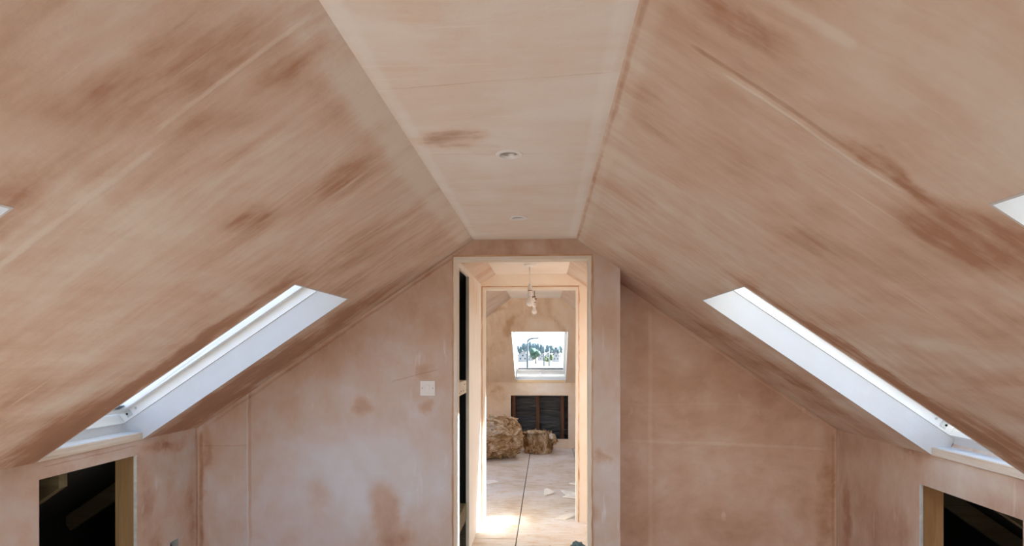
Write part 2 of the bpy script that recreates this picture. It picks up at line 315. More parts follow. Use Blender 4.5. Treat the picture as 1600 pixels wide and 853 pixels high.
c_ = g.ramp(g.math('ADD', g.math('MULTIPLY', n1, .6), g.math('MULTIPLY', n2, .4)), [(.36, (.56, .45, .33)), (.47, (.70, .63, .55)), (.6, (.78, .76, .75))])
c_ = g.mix(g.mr(n3, .55, .7, 0, .25), c_, (.42, .28, .16))
c_ = g.mix(g.mr(g.noise(g.mapping(uv_, scale=(1, 2.2, 1)), 5, 6, .7), .52, .66, 0, .55), c_, (.60, .43, .27))
c_ = g.mix(g.mr(g.noise(g.mapping(uv_, scale=(1, 2.5, 1)), 13, 3), .66, .70, 0, .7), c_, (.42, .25, .13))
M_FLOOR = g.finish(c_, .8, 0, n2, .2, .003, .2)

# ------------------------------------------------------------------ roof geometry (heights from the eye)
H = .644; XL, XR = -.415, .171
AL, AR, AF = math.atan(.667), math.atan(.69), math.atan(.684)
KL, KR = -2.047, 1.803; ZKL, ZKR = H - .667 * (XL - KL), H - .69 * (KR - XR)
Y0, YD1, YD2, YH3, YF = -2.6, 3.4, 3.81, 4.92, 8.68
YHIP = YF - (H - ZKL) / .684
TR = .215             # roof build-up
def fl(y, s, n=0): return Vector((XL - s * math.cos(AL) - n * math.sin(AL), y, H - s * math.sin(AL) + n * math.cos(AL)))
def fr(y, s, n=0): return Vector((XR + s * math.cos(AR) + n * math.sin(AR), y, H - s * math.sin(AR) + n * math.cos(AR)))
def ff(x, s, n=0): return Vector((x, YHIP + s * math.cos(AF) + n * math.sin(AF), H - s * math.sin(AF) + n * math.cos(AF)))
SB = 2.95             # slopes run on down into the eaves
def struct(o, label=None): o['kind'] = 'structure'; return o
# skylight openings: (y0, y1) clear widths; s0 clear top
LW = [(-1.43, -.82), (.43, 1.04), (2.285, 2.905), (5.15, 6.10), (6.25, 7.20)]  # last two: unseen far-room rooflights, added to brighten that room
RW = [(-1.43, -.82), (.43, 1.04), (2.29, 2.885), (3.96, 4.86), (5.65, 6.26)]
S0L, S0R, S1 = .685, .70, 2.03
PN = .005
def hipS(f, mid, ang):   # how far past YHIP the slope reaches at distance s
    return lambda s: YHIP + s * math.sin(ang) / .684
hl = hipS(fl, XL, AL); hr = hipS(fr, XR, AR)
mb = MB(); sheet(mb, [(Y0, 0), (YHIP, 0), (hl(SB), SB), (Y0, SB)], [rect(a - PN, b + PN, S0L - PN, S1) for a, b in LW], fl, TR)
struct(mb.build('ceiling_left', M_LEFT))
mb = MB(); sheet(mb, [(Y0, 0), (YHIP, 0), (hr(SB), SB), (Y0, SB)], [rect(a - PN, b + PN, S0R - PN, S1) for a, b in RW], fr, TR)
struct(mb.build('ceiling_right', M_RIGHT))
FW = (-.440, .285); S0F = .681
zS = SB * math.sin(AF)
mb = MB(); sheet(mb, [(XL, 0), (XR, 0), (XR + zS / .69, SB), (XL - zS / .667, SB)], [rect(FW[0] - PN, FW[1] + PN, S0F - PN, S1 - .02)], ff, TR, lambda p: (p[0], .644 - p[1] * math.sin(AF)))
struct(mb.build('ceiling_far', M_FAR))
DL = [(1.935, -.120), (2.85, -.131)]
mb = MB(); sheet(mb, rect(Y0, YHIP, XL, XR), [circ(a, b, .034) for a, b in DL], lambda y, x, n: Vector((x, y, H + n)), TR)
struct(mb.build('ceiling', M_CEIL))

# ------------------------------------------------------------------ walls
def zl(x): return H - .667 * (XL - x)
def zr(x): return H - .69 * (x - XR)
def ywall(name, mat, y0, y1, outer, holes):
    mb = MB(); sheet(mb, outer, holes, lambda x, z, n: Vector((x, y0 + n, z)), y1 - y0); return struct(mb.build(name, mat))
UP = .05
D1 = (-.515, .243, .532); D3 = (-.509, .250, .521)
ywall('wall_doorway', M_END, YD1, YD1 + .1,
      [(KL - .05, -1.4), (D1[0], -1.4), (D1[0], D1[2]), (D1[1], D1[2]), (D1[1], -1.4), (.42, -1.4), (.42, zr(.42) + UP), (XR, H + UP), (XL, H + UP), (KL - .05, zl(KL - .05) + UP)], [])
ywall('wall_recess', M_RECESS, YD2, YD2 + .1, [(.37, -1.4), (KR + .05, -1.4), (KR + .05, zr(KR + .05) + UP), (.37, zr(.37) + UP)], [])
mb = MB().box(.32, .42, YD1 + .1, YD2, -1.4, zr(.42) + .02); struct(mb.build('wall_return', M_RECESS))
ywall('wall_hall_end', M_HALL, YH3, YH3 + .1,
      [(KL - .05, -1.4), (D3[0], -1.4), (D3[0], D3[2]), (D3[1], D3[2]), (D3[1], -1.4), (KR + .05, -1.4), (KR + .05, zr(KR + .05) + UP), (XR, H + UP), (XL, H + UP), (KL - .05, zl(KL - .05) + UP)], [])
# hall partition: plasterboard on studs, one bay left open
def xwall(name, mat, x0, x1, outer, holes):
    mb = MB(); sheet(mb, outer, holes, lambda y, z, n: Vector((x0 + n, y, z)), x1 - x0); return struct(mb.build(name, mat))
xwall('wall_hall_left', M_HALLWALL, -.552, -.537, [(4.125, -1.4), (YH3, -1.4), (YH3, zl(-.552) + .02), (YD1 + .1, zl(-.552) + .02), (YD1 + .1, .525), (4.125, .525)], [])
# knee walls
xwall('wall_left', M_KNEEL, KL, KL - .0125, [(Y0, -1.4), (YD1 + .05, -1.4), (YD1 + .05, ZKL), (Y0, ZKL)],
      [rect(2.295, 2.868, -1.25, -.517), rect(3.135, 3.205, -1.105, -1.036)])
xwall('wall_right', M_KNEER, KR, KR + .0125, [(Y0, -1.4), (YD2 + .05, -1.4), (YD2 + .05, ZKR), (Y0, ZKR)], [rect(2.36, 2.983, -1.3, -.637)])
xwall('wall_hall_right', M_HALL, KR, KR + .0125, rect(YD2 + .1, YH3, -1.4, ZKR), [])
xwall('wall_far_left', M_FARWALL, KL, KL - .0125, rect(YH3 + .1, YF, -1.4, ZKL), [])
xwall('wall_far_right', M_FARWALL, KR, KR + .0125, rect(YH3 + .1, YF + .05, -1.4, ZKR), [])
ywall('wall_far', M_FARWALL, YF, YF + .0125, rect(KL, KR, -1.4, ZKL), [rect(-.512, .324, -1.265, -.633)])
# rear gable behind the camera; its unseen wide window is added for daylight
ywall('wall_rear', M_END, Y0 - .2, Y0, [(-3.1, -1.6), (2.9, -1.6), (2.9, zr(2.9) + .3), (XR, H + .2), (XL, H + .2), (-3.1, zl(-3.1) + .3)], [rect(-1.35, 1.1, -1.3, .02)])
# eaves and outer shell
mb = MB(); mb.box(-3.1, 2.9, Y0 - .2, 9.95, -1.62, -1.43); struct(mb.build('floor_subfloor', M_VOID))
XO, XP = -2.78, 2.52
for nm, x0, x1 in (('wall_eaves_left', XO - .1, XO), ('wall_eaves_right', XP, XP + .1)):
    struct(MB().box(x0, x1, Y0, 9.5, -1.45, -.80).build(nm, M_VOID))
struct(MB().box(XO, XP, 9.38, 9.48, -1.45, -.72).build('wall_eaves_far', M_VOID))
# black roofing membrane lining the eaves, a step below the rafters
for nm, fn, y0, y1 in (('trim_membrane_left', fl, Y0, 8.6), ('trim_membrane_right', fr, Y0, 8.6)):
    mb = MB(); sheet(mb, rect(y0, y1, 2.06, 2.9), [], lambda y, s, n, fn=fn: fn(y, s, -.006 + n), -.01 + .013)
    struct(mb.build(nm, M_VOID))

# floor boards: one surface of tongue and groove sheets
mb = MB(); gp = .004
rows = []
def strip(x0, x1, cuts):
    for a, b in zip(cuts, cuts[1:]): mb.box(x0 + gp, x1 - gp, a + gp, b - gp, -1.43, -1.4)
strip(-3.0, -1.43, [Y0, -1.2, 1.2, 3.6, 6.0, 8.4, 9.38]); strip(-1.43, -.825, [Y0, .05, 2.45, 4.85, 7.25, 9.38])
strip(-.825, -.22, [Y0, -.35, 2.05, 4.452, 6.451, 9.38]); strip(-.22, .385, [Y0, 1.0, 3.9, 7.2, 9.38]); strip(.385, 1.0, [Y0, .2, 2.6, 5.0, 7.22, 9.38]); strip(1.0, 2.6, [Y0, 1.2, 3.6, 6.0, 8.4, 9.38])
struct(mb.build('floor', M_FLOOR))

# ------------------------------------------------------------------ skylights
def skylight(num, fn, a0, a1, s0, kneex, zk, label, sb_=1.945):
    """fn(a,s,n); lower end opens on to a timber board lying on the knee wall head"""
    root = empty('window_%d' % num, fn((a0 + a1) / 2, 1.3, .1)); root['kind'] = 'structure'
    inv = Matrix.Translation(-root.location)
    F3 = lambda a, s, n: tuple(inv @ fn(a, s, n))
    def bx(mb, a, b, c, d, n0, n1):
        mb.hexa([F3(a, c, n0), F3(b, c, n0), F3(b, d, n0), F3(a, d, n0), F3(a, c, n1), F3(b, c, n1), F3(b, d, n1), F3(a, d, n1)])
    sb = 2.0
    # plastered reveal: two cheeks and the head
    mb = MB()
    sk = {'l': (XL - KL) / math.cos(AL), 'r': (KR - XR) / math.cos(AR), 'f': (YF - YHIP) / math.cos(AF)}[kneex]
    ang = {'l': AL, 'r': AR, 'f': AF}[kneex]
    for x in (a0 - PN, a1):
        pr = [(s0, -.001), (sk + .0, -.001), (sk + .07, .03), (S1 - .005, .06), (S1 - .005, .118), (s0, .118)]
        lo = [F3(x, s, n) for s, n in pr]; hi = [F3(x + PN, s, n) for s, n in pr]
        mb.face(lo[::-1], [(p[0], p[1]) for p in pr][::-1]); mb.face(hi, [(p[0], p[1]) for p in pr])
        for i in range(len(pr)):
            j = (i + 1) % len(pr); mb.face([lo[i], lo[j], hi[j], hi[i]])
    bx(mb, a0 - PN, a1 + PN, s0 - PN, s0, -.001, .118)
    mb.build('reveal', M_REVEAL, root)
    # frame set into the opening beyond the reveal
    def ring(n0, n1, inset, top, bot, wid, wb=None):
        mb = MB(); A0, A1, T, B = a0 + inset, a1 - inset, s0 + top, bot
        wb = wb or wid; bx(mb, A0 - wid, A0, T - wid, B + wb, n0, n1); bx(mb, A1, A1 + wid, T - wid, B + wb, n0, n1)
        bx(mb, A0, A1, T - wid, T, n0, n1); bx(mb, A0, A1, B, B + wb, n0, n1); return mb
    ring(.1185, .172, .004, .006, 1.985, .018, .042).build('window_frame', M_WHITE, root, bevel=.002)
    ring(.172, .2, -.001, -.001, 2.0, .014, .028).build('outer_frame', M_WHITE, root)
    sh = ring(.166, .205, .034, .04, sb_, .03, 1.975 - sb_).build('sash', M_WHITE, root, bevel=.003)
    gm = MB(); bx(gm, a0 + .03, a1 - .03, s0 + .036, sb_ + .005, .185, .189); gm.build('pane', M_GLASS, root)
    sm = MB(); bx(sm, a0 + .036, a1 - .036, sb_ - .028, sb_, .179, .184); sm.build('glazing_seal', M_SEAL, root)
    # pivot plate and screw on each side near the foot
    for x, d in ((a0 + .004, 1), (a1 - .004, -1)):
        mb = MB(); bx(mb, min(x, x + d * .003), max(x, x + d * .003), 1.925, 1.955, .130, .162)
        pl = mb.build('pivot_plate', M_ZINC, root, bevel=.001)
        mb = MB(); c0 = Vector(fn(x + d * .003, 1.948, .148)); ax = (fn(x + d * .5, 1, 0) - fn(x, 1, 0)).normalized()
        R = inv @ Matrix.Translation(c0) @ ax.to_track_quat('Z', 'Y').to_matrix().to_4x4()
        mb.lathe([(.0055, 0), (.0055, .0012), (0, .0012)], 14, R); mb.build('pivot_hole', M_BLACK, pl)
        mb = MB(); c0 = Vector(fn(x, 1.895, .150))
        R = inv @ Matrix.Translation(c0) @ ax.to_track_quat('Z', 'Y').to_matrix().to_4x4()
        mb.lathe([(.006, 0), (.006, .002), (.003, .003), (0, .002)], 14, R); mb.build('screw', M_ZINC, root)
    # sill board on the knee wall head, riser behind it
    Q = lambda a, x, z: None
    if kneex == 'l': P = lambda a, d, z: tuple(inv @ Vector((KL - d, a, z)))
    elif kneex == 'r': P = lambda a, d, z: tuple(inv @ Vector((KR + d, a, z)))
    else: P = lambda a, d, z: tuple(inv @ Vector((a, YF + d, z)))
    def kb(mb, a, b, d0, d1, z0, z1):
        mb.hexa([P(a, d0, z0), P(b, d0, z0), P(b, d1, z0), P(a, d1, z0), P(a, d0, z1), P(b, d0, z1), P(b, d1, z1), P(a, d1, z1)])
    hb = .038
    mb = MB(); kb(mb, a0, a1, -.006, .100, zk, zk + hb); mb.build('sill_board', M_PINE if kneex != 'f' else M_PINEX, root, bevel=.002)
    mb = MB(); kb(mb, a0, a1, 0, .094, zk + hb, zk + hb + .002); mb.build('sill_skim', M_REVEAL, root)
    mb = MB(); kb(mb, a0, a1, .094, .102, zk + hb + .002, zk + .082); mb.build('sill_riser', M_REVEAL, root)
    mb = MB(); kb(mb, a0 - .05, a1 + .05, .014, .102, zk - .075, zk - .001); mb.build('header', M_STUD, root)
    # portal so that daylight is found efficiently
    ld = bpy.data.lights.new('daylight_portal', 'AREA'); ld.shape = 'RECTANGLE'; ld.size = a1 - a0; ld.size_y = 2.0 - s0; ld.cycles.is_portal = True
    lo_ = bpy.data.objects.new('daylight_portal', ld); col.objects.link(lo_)
    c = fn((a0 + a1) / 2, (s0 + 2.0) / 2, .21); nrm = (fn(0, 0, 1) - fn(0, 0, 0)).normalized(); ax = (fn(1, 0, 0) - fn(0, 0, 0)).normalized()
    zz = nrm; yy = zz.cross(ax)
    lo_.matrix_world = Matrix.Translation(c) @ Matrix((ax, yy, zz)).transposed().to_4x4()
    return root
k = 1
for a, b in LW: skylight(k, fl, a, b, S0L, 'l', ZKL, ''); k += 1
for a, b in RW: skylight(k, fr, a, b, S0R, 'r', ZKR, ''); k += 1
WF = skylight(k, ff, FW[0], FW[1], S0F, 'f', ZKL, '', 1.85); k += 1
# handle on the bottom rail of the far window
inv = Matrix.Translation(-WF.location)
c = ff(-.075, 1.925, .16)
R = inv @ Matrix.Translation(c) @ Matrix((Vector((1, 0, 0)), (ff(0, 1, 0) - ff(0, 0, 0)), (ff(0, 0, 0) - ff(0, 0, 1)))).transposed().to_4x4()
mb = MB(); mb.box(-.03, .03, -.012, .012, 0, .014, R); mb.lathe([(.008, .01), (.007, .035), (0, .037)], 12, R); mb.box(-.065, .02, -.006, .006, .03, .040, R)
mb.build('handle', M_PLASTIC, WF, bevel=.001)

# unseen rear window, added to bring in more daylight
root = empty('window_%d' % k, (0, Y0 - .1, -.65)); root['kind'] = 'structure'
mb = MB(); mb.box(-1.35, -1.29, -.04, .04, -.65, .67); mb.box(1.04, 1.1, -.04, .04, -.65, .67); mb.box(-1.29, 1.04, -.04, .04, -.65, -.59); mb.box(-1.29, 1.04, -.04, .04, .61, .67); mb.box(-.155, -.095, -.04, .04, -.59, .61)
mb.build('window_frame', M_WHITE, root, bevel=.004)
MB().box(-1.29, -.155, -.003, .003, -.59, .61).build('pane', M_GLASS, root); MB().box(-.095, 1.04, -.003, .003, -.59, .61).build('pane', M_GLASS, root)
ld = bpy.data.lights.new('daylight_portal', 'AREA'); ld.shape = 'RECTANGLE'; ld.size = 2.45; ld.size_y = 1.32; ld.cycles.is_portal = True
lo_ = bpy.data.objects.new('daylight_portal', ld); col.objects.link(lo_); lo_.location = (-.125, Y0 - .22, -.64); lo_.rotation_euler = (PI / 2, 0, 0)

# ------------------------------------------------------------------ raw edges round the two doorways
def ragged(mb, pts0, pts1, y, t, amp, seed, step=.03):
    """strip between straight inner edge pts0 and wandering outer edge pts1"""
    a0, a1 = Vector(pts0[0]), Vector(pts0[1]); b0, b1 = Vector(pts1[0]), Vector(pts1[1])
    n = max(4, int((a1 - a0).length / step)); out = (b0 - a0).normalized(); A = []; B = []
    for i in range(n + 1):
        u = i / n; A.append(a0.lerp(a1, u)); w_ = noise.noise(Vector((u * (a1 - a0).length * 9, seed, 0))) + .6 * noise.noise(Vector((u * (a1 - a0).length * 40, seed, 3)))
        B.append(b0.lerp(b1, u) + out * w_ * amp)
    for i in range(n):
        q = [A[i], A[i + 1], B[i + 1], B[i]]; f_ = [(p.x, y, p.y) for p in q]; r_ = [(p.x, y - t, p.y) for p in q]
        mb.face(r_); mb.face(f_[::-1]); mb.face([r_[3], r_[2], f_[2], f_[3]]); mb.face([r_[1], r_[0], f_[0], f_[1]])
def edging(num, y, dx0, dx1, dz, w, lip, seed):
    mb = MB()
    ragged(mb, [(dx0, -1.4), (dx0, dz)], [(dx0 - w, -1.4), (dx0 - w, dz + w)], y, .004, .0025, seed)
    ragged(mb, [(dx1, -1.4), (dx1, dz)], [(dx1 + w, -1.4), (dx1 + w, dz + w)], y, .004, .005, seed + 1)
    ragged(mb, [(dx0, dz), (dx1, dz)], [(dx0 - w, dz + w), (dx1 + w, dz + w)], y, .004, .002, seed + 2)
    struct(mb.build('trim_%d' % num, M_JAMB))
    mb = MB(); w2 = w + lip
    ragged(mb, [(dx0 - w * .8, -1.4), (dx0 - w * .8, dz + w * .8)], [(dx0 - w2, -1.4), (dx0 - w2, dz + w2)], y, .0025, .004, seed + 3)
    ragged(mb, [(dx1 + w * .8, -1.4), (dx1 + w * .8, dz + w * .8)], [(dx1 + w2, -1.4), (dx1 + w2, dz + w2)], y, .0025, .006, seed + 4)
    ragged(mb, [(dx0 - w * .8, dz + w * .8), (dx1 + w * .8, dz + w * .8)], [(dx0 - w2, dz + w2), (dx1 + w2, dz + w2)], y, .0025, .003, seed + 5)
    struct(mb.build('trim_%d' % (num + 1), M_LIP))
edging(1, YD1, *D1, .015, .010, 1.3)
edging(3, YH3, *D3, .016, .008, 7.1)
# pale linings inside the door openings
def lining(num, y0, y1, dx0, dx1, dz, t=.003):
    mb = MB(); mb.box(dx0, dx0 + t, y0, y1, -1.4, dz); mb.box(dx1 - t, dx1, y0, y1, -1.4, dz); mb.box(dx0 + t, dx1 - t, y0, y1, dz - t, dz)
    struct(mb.build('trim_%d' % num, M_JAMB))
lining(5, YD1 - .003, YD1 + .1, *D1); lining(6, YH3 - .003, YH3 + .1, *D3)
# cut edge of plasterboard at the open bay
struct(MB().box(-.556, -.535, 4.118, 4.125, -1.4, .525).build('trim_7', simple('board_edge_paper', (.50, .53, .50), .8)))

# ------------------------------------------------------------------ open stud bay beside the hall
def stud(name, x0, x1, y0, y1, z0, z1, mat, label, cat, group=None, parent=None):
    o = MB().box(x0, x1, y0, y1, z0, z1).build(name, mat, None, bevel=.003)
    return tag(o, label, cat, group)
stud('noggin', -.64, -.552, YD1 + .105, 4.115, -.283, -.195, M_CREAMSTUD, 'pale timber noggin at switch height across the dark open bay beside the doorway', 'timber')
stud('noggin', -.64, -.552, YD1 + .105, 4.115, -1.165, -1.05, M_OLD, 'dim timber noggin near the floor across the dark open bay beside the doorway', 'timber')
nog = bpy.data.objects['noggin']
rnd = random.Random(4)
for i in range(9):
    Rm = Matrix.Translation((-.552, 3.58 + rnd.random() * .5, -.275 + rnd.random() * .07)) @ Matrix.Rotation(PI / 2, 4, 'Y')
    MB().lathe([(.004, 0), (.004, .0015), (0, .002)], 8, Rm).build('nail_head', M_BLACK, nog)
mb = MB(); sheet(mb, rect(3.502, 4.918, .19, 1.45), [], lambda y, s, n: fl(y, s, -.008 + n), .006); struct(mb.build('ceiling_void', M_VOID))  # dark sheet added to cover the lit plaster above the void
# near-black lining added inside the void so that it reads unlit
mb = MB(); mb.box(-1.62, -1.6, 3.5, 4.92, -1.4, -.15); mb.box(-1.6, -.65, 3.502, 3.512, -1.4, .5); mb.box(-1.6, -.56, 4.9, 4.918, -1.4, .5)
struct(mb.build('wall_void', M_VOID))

edge_paper = simple('cut_board_edge', (.72, .74, .70), .85, var=.15, scale=30)
struct(MB().box(KL - .0135, KL + .0008, 2.866, 2.870, -1.25, -.517).build('trim_8', edge_paper)); struct(MB().box(KR - .0008, KR + .0135, 2.979, 2.984, -1.3, -.637).build('trim_9', edge_paper))
# ------------------------------------------------------------------ studs and rafters at the knee openings
stud('stud', KL - .115, KL - .0135, 2.872, 2.917, -1.4, -.523, M_STUD, 'rough timber stud at the far edge of the dark opening below the left rooflight', 'timber')
stud('stud', KR + .0135, KR + .115, 2.987, 3.032, -1.4, -.60, timber('orange_stud', (.66, .40, .19), (.50, .27, .11), 'Z'), 'orange brown timber stud at the far edge of the dark opening below the right rooflight', 'timber')
for i, y in enumerate((1.75, 2.42, 3.3)):
    mb = MB(); a, a2, b, c_, d_ = 2.056, 2.0, 2.88, -.10, -.014
    mb.hexa([fl(y, a, c_), fl(y + .045, a, c_), fl(y + .045, b, c_), fl(y, b, c_), fl(y, a2, d_), fl(y + .045, a2, d_), fl(y + .045, b, d_), fl(y, b, d_)])
    o = mb.build('rafter', M_OLD); tag(o, ['olive brown rafter at the near side inside the left eaves opening', 'olive brown rafter sloping down inside the dark left eaves opening', 'rafter behind the knee wall beyond the left eaves opening'][i], 'timber', 'rafters in the left eaves')
for i, y in enumerate((1.9, 2.6, 3.3)):
    mb = MB(); a, a2, b, c_, d_ = 2.075, 2.02, 2.88, -.10, -.014
    mb.hexa([fr(y, a, c_), fr(y + .045, a, c_), fr(y + .045, b, c_), fr(y, b, c_), fr(y, a2, d_), fr(y + .045, a2, d_), fr(y + .045, b, d_), fr(y, b, d_)])
    o = mb.build('rafter', M_OLD); tag(o, ['rafter nearest the camera inside the right eaves opening', 'dim rafter sloping down inside the dark right eaves opening', 'rafter behind the knee wall beyond the right eaves opening'][i], 'timber', 'rafters in the right eaves')
# far room eaves opening: wrinkled membrane between dark studs
import bmesh
def wrinkled(name, x0, x1, z0, z1, y, seed):
    mb = MB(); nx, nz = 60, 40; P = []
    for i in range(nx + 1):
        for j in range(nz + 1):
            x = x0 + (x1 - x0) * i / nx; z = z0 + (z1 - z0) * j / nz
            sag = .5 * math.sin((x - x0) / (x1 - x0) * PI * 3)
            d = .018 * noise.noise(Vector((x * 2.2, z * 16 + sag, seed))) + .008 * noise.noise(Vector((x * 5, z * 40, seed + 4)))
            P.append((x, y + d, z))
    for i in range(nx):
        for j in range(nz):
            a = i * (nz + 1) + j; q = [P[a], P[a + nz + 1], P[a + nz + 2], P[a + 1]]; mb.face(q, smooth=True)
    for ed in ([(P[i * (nz + 1)]) for i in range(nx + 1)],):
        pass
    o = mb.build(name, M_MEMBRANE); so = o.modifiers.new('thick', 'SOLIDIFY'); so.thickness = .002; return o
struct(wrinkled('wall_membrane', -1.0, .8, -1.4, -.50, YF + .16, 2.))
for (x0, x1, lb) in ((-.50, -.445, 'dark stud in the far eaves opening nearest the large wool roll'), (-.145, -.095, 'brown timber stud in the middle of the far eaves opening'), (.215, .265, 'brown timber stud near the right end of the far eaves opening')):
    o = MB().box(x0, x1, YF + .05, YF + .12, -1.4, -.52).build('stud', M_BROWNSTUD, None, bevel=.003); tag(o, lb, 'timber', 'studs in the far eaves opening')

# ------------------------------------------------------------------ light switch, downlights, back box, pendants
sw = empty('light_switch', (-.680, YD1, -.208)); tag(sw, 'square white single light switch on the bare plaster beside the doorway', 'light switch')
MB().box(-.043, .043, -.009, 0, -.043, .043).build('plate', M_PLASTIC, sw, bevel=.002)
mb = MB(); mb.hexa([(-.011, -.0095, -.02), (.011, -.0095, -.02), (.011, -.006, -.02), (-.011, -.006, -.02), (-.011, -.0135, .02), (.011, -.0135, .02), (.011, -.006, .02), (-.011, -.006, .02)])
mb.build('rocker', M_PLASTIC, sw, bevel=.001)
for x in (-.030, .030):
    mb = MB(); mb.lathe([(.0035, 0), (.0035, .001), (0, .001)], 12, Matrix.Translation((x, -.009, 0)) @ Matrix.Rotation(PI / 2, 4, 'X')); mb.build('screw', M_STEEL, sw)
for i, (y, x) in enumerate(DL):
    d = empty('downlight', (x, y, H)); tag(d, ['larger looking round recessed downlight nearer the camera, beside the orange plaster smear', 'small round recessed downlight further away near the doorway wall'][i], 'downlight', 'recessed downlights in the flat ceiling')
    MB().lathe([(.029, .004), (.030, -.004), (.040, -.0045), (.0445, -.001), (.0445, 0), (.034, 0), (.034, .004)], 40, caps=False).build('bezel', M_PLASTIC, d)
    MB().lathe([(.0335, .001), (.030, .002), (.026, .010), (.025, .03), (.0335, .03)], 32, caps=False).build('lamp_ring', M_STEEL, d)
    MB().lathe([(.024, .012), (.020, .010), (.010, .009), (0, .009)], 24, caps=False).build('lamp_lens', M_STEEL, d)
    mb = MB(); mb.lathe([(.0335, .004), (.0335, .05), (0, .05)], 24, caps=False); mb.build('can', M_BLACK, d)
bx_ = empty('back_box', (KL, 3.17, -1.07)); tag(bx_, 'empty metal socket back box sunk in the left knee wall', 'socket box')
mb = MB(); mb.box(-.035, -.001, -.0345, -.032, -.0345, .0335); mb.box(-.035, .004, .032, .0345, -.0345, .0335); mb.box(-.035, -.001, -.032, .032, .031, .0335); mb.box(-.035, -.001, -.032, .032, -.0345, -.032); mb.box(-.035, -.032, -.032, .032, -.032, .031)
mb.build('box_shell', M_ZINC, bx_)
mb = MB(); mb.tube([(-.03, 0, .02), (-.015, -.008, .005), (-.005, .005, -.015), (-.012, .01, -.025)], .004); mb.build('cable', M_BLACK, bx_)

def pendant(x, y, drop, rb, label, extra=False):
    r = empty('pendant_light', (x, y, H)); tag(r, label, 'pendant light', 'bare bulb pendants beyond the doorway')
    MB().lathe([(.043, 0), (.043, -.006), (.041, -.014), (.030, -.020), (.006, -.022), (0, -.022)], 28).build('ceiling_rose', M_PLASTIC, r)
    MB().tube([(0, 0, -.02), (0, 0, -drop)], .0032, 8).build('cord', M_PLASTIC, r)
    MB().lathe([(.006, -drop + .02), (.012, -drop + .01), (.016, -drop - .005), (.016, -drop - .05), (.018, -drop - .052), (.018, -drop - .062), (.0145, -drop - .064), (.0145, -drop - .075), (0, -drop - .075)], 20).build('lampholder', M_PLASTIC, r)
    MB().lathe([(.0162, -drop - .027), (.0168, -drop - .028), (.0168, -drop - .031), (.0162, -drop - .032)], 20, caps=False).build('ring_groove', M_BROWNP, r)
    z = -drop - .07; c0 = rb * 1.25
    prof = [(.011, z)] + [(.012 + (rb - .012) * .35, z - .018)] + [(rb * math.cos(t), z - .012 - c0 - rb * math.sin(t)) for t in [(-.7 + (PI / 2 + .7) * i / 10) for i in range(10)]] + [(0, z - .012 - c0 - rb)]
    MB().lathe(prof, 24).build('bulb', M_BULB, r)
    if extra:
        mb = MB(); mb.box(-.018, .012, -.012, .010, -.150, -.138); mb.box(.0, .022, -.014, .004, -.168, -.158); mb.box(-.003, .004, -.005, .005, -.138, -.09); mb.build('connector_block', M_BROWNP, r)
    return r
pendant(-.117, 4.35, .165, .029, 'bare bulb pendant hanging in the hall from a round white ceiling rose')
pendant(-.105, 5.40, .165, .025, 'smaller looking bare bulb pendant in the far room with a brown connector above the bulb', True)

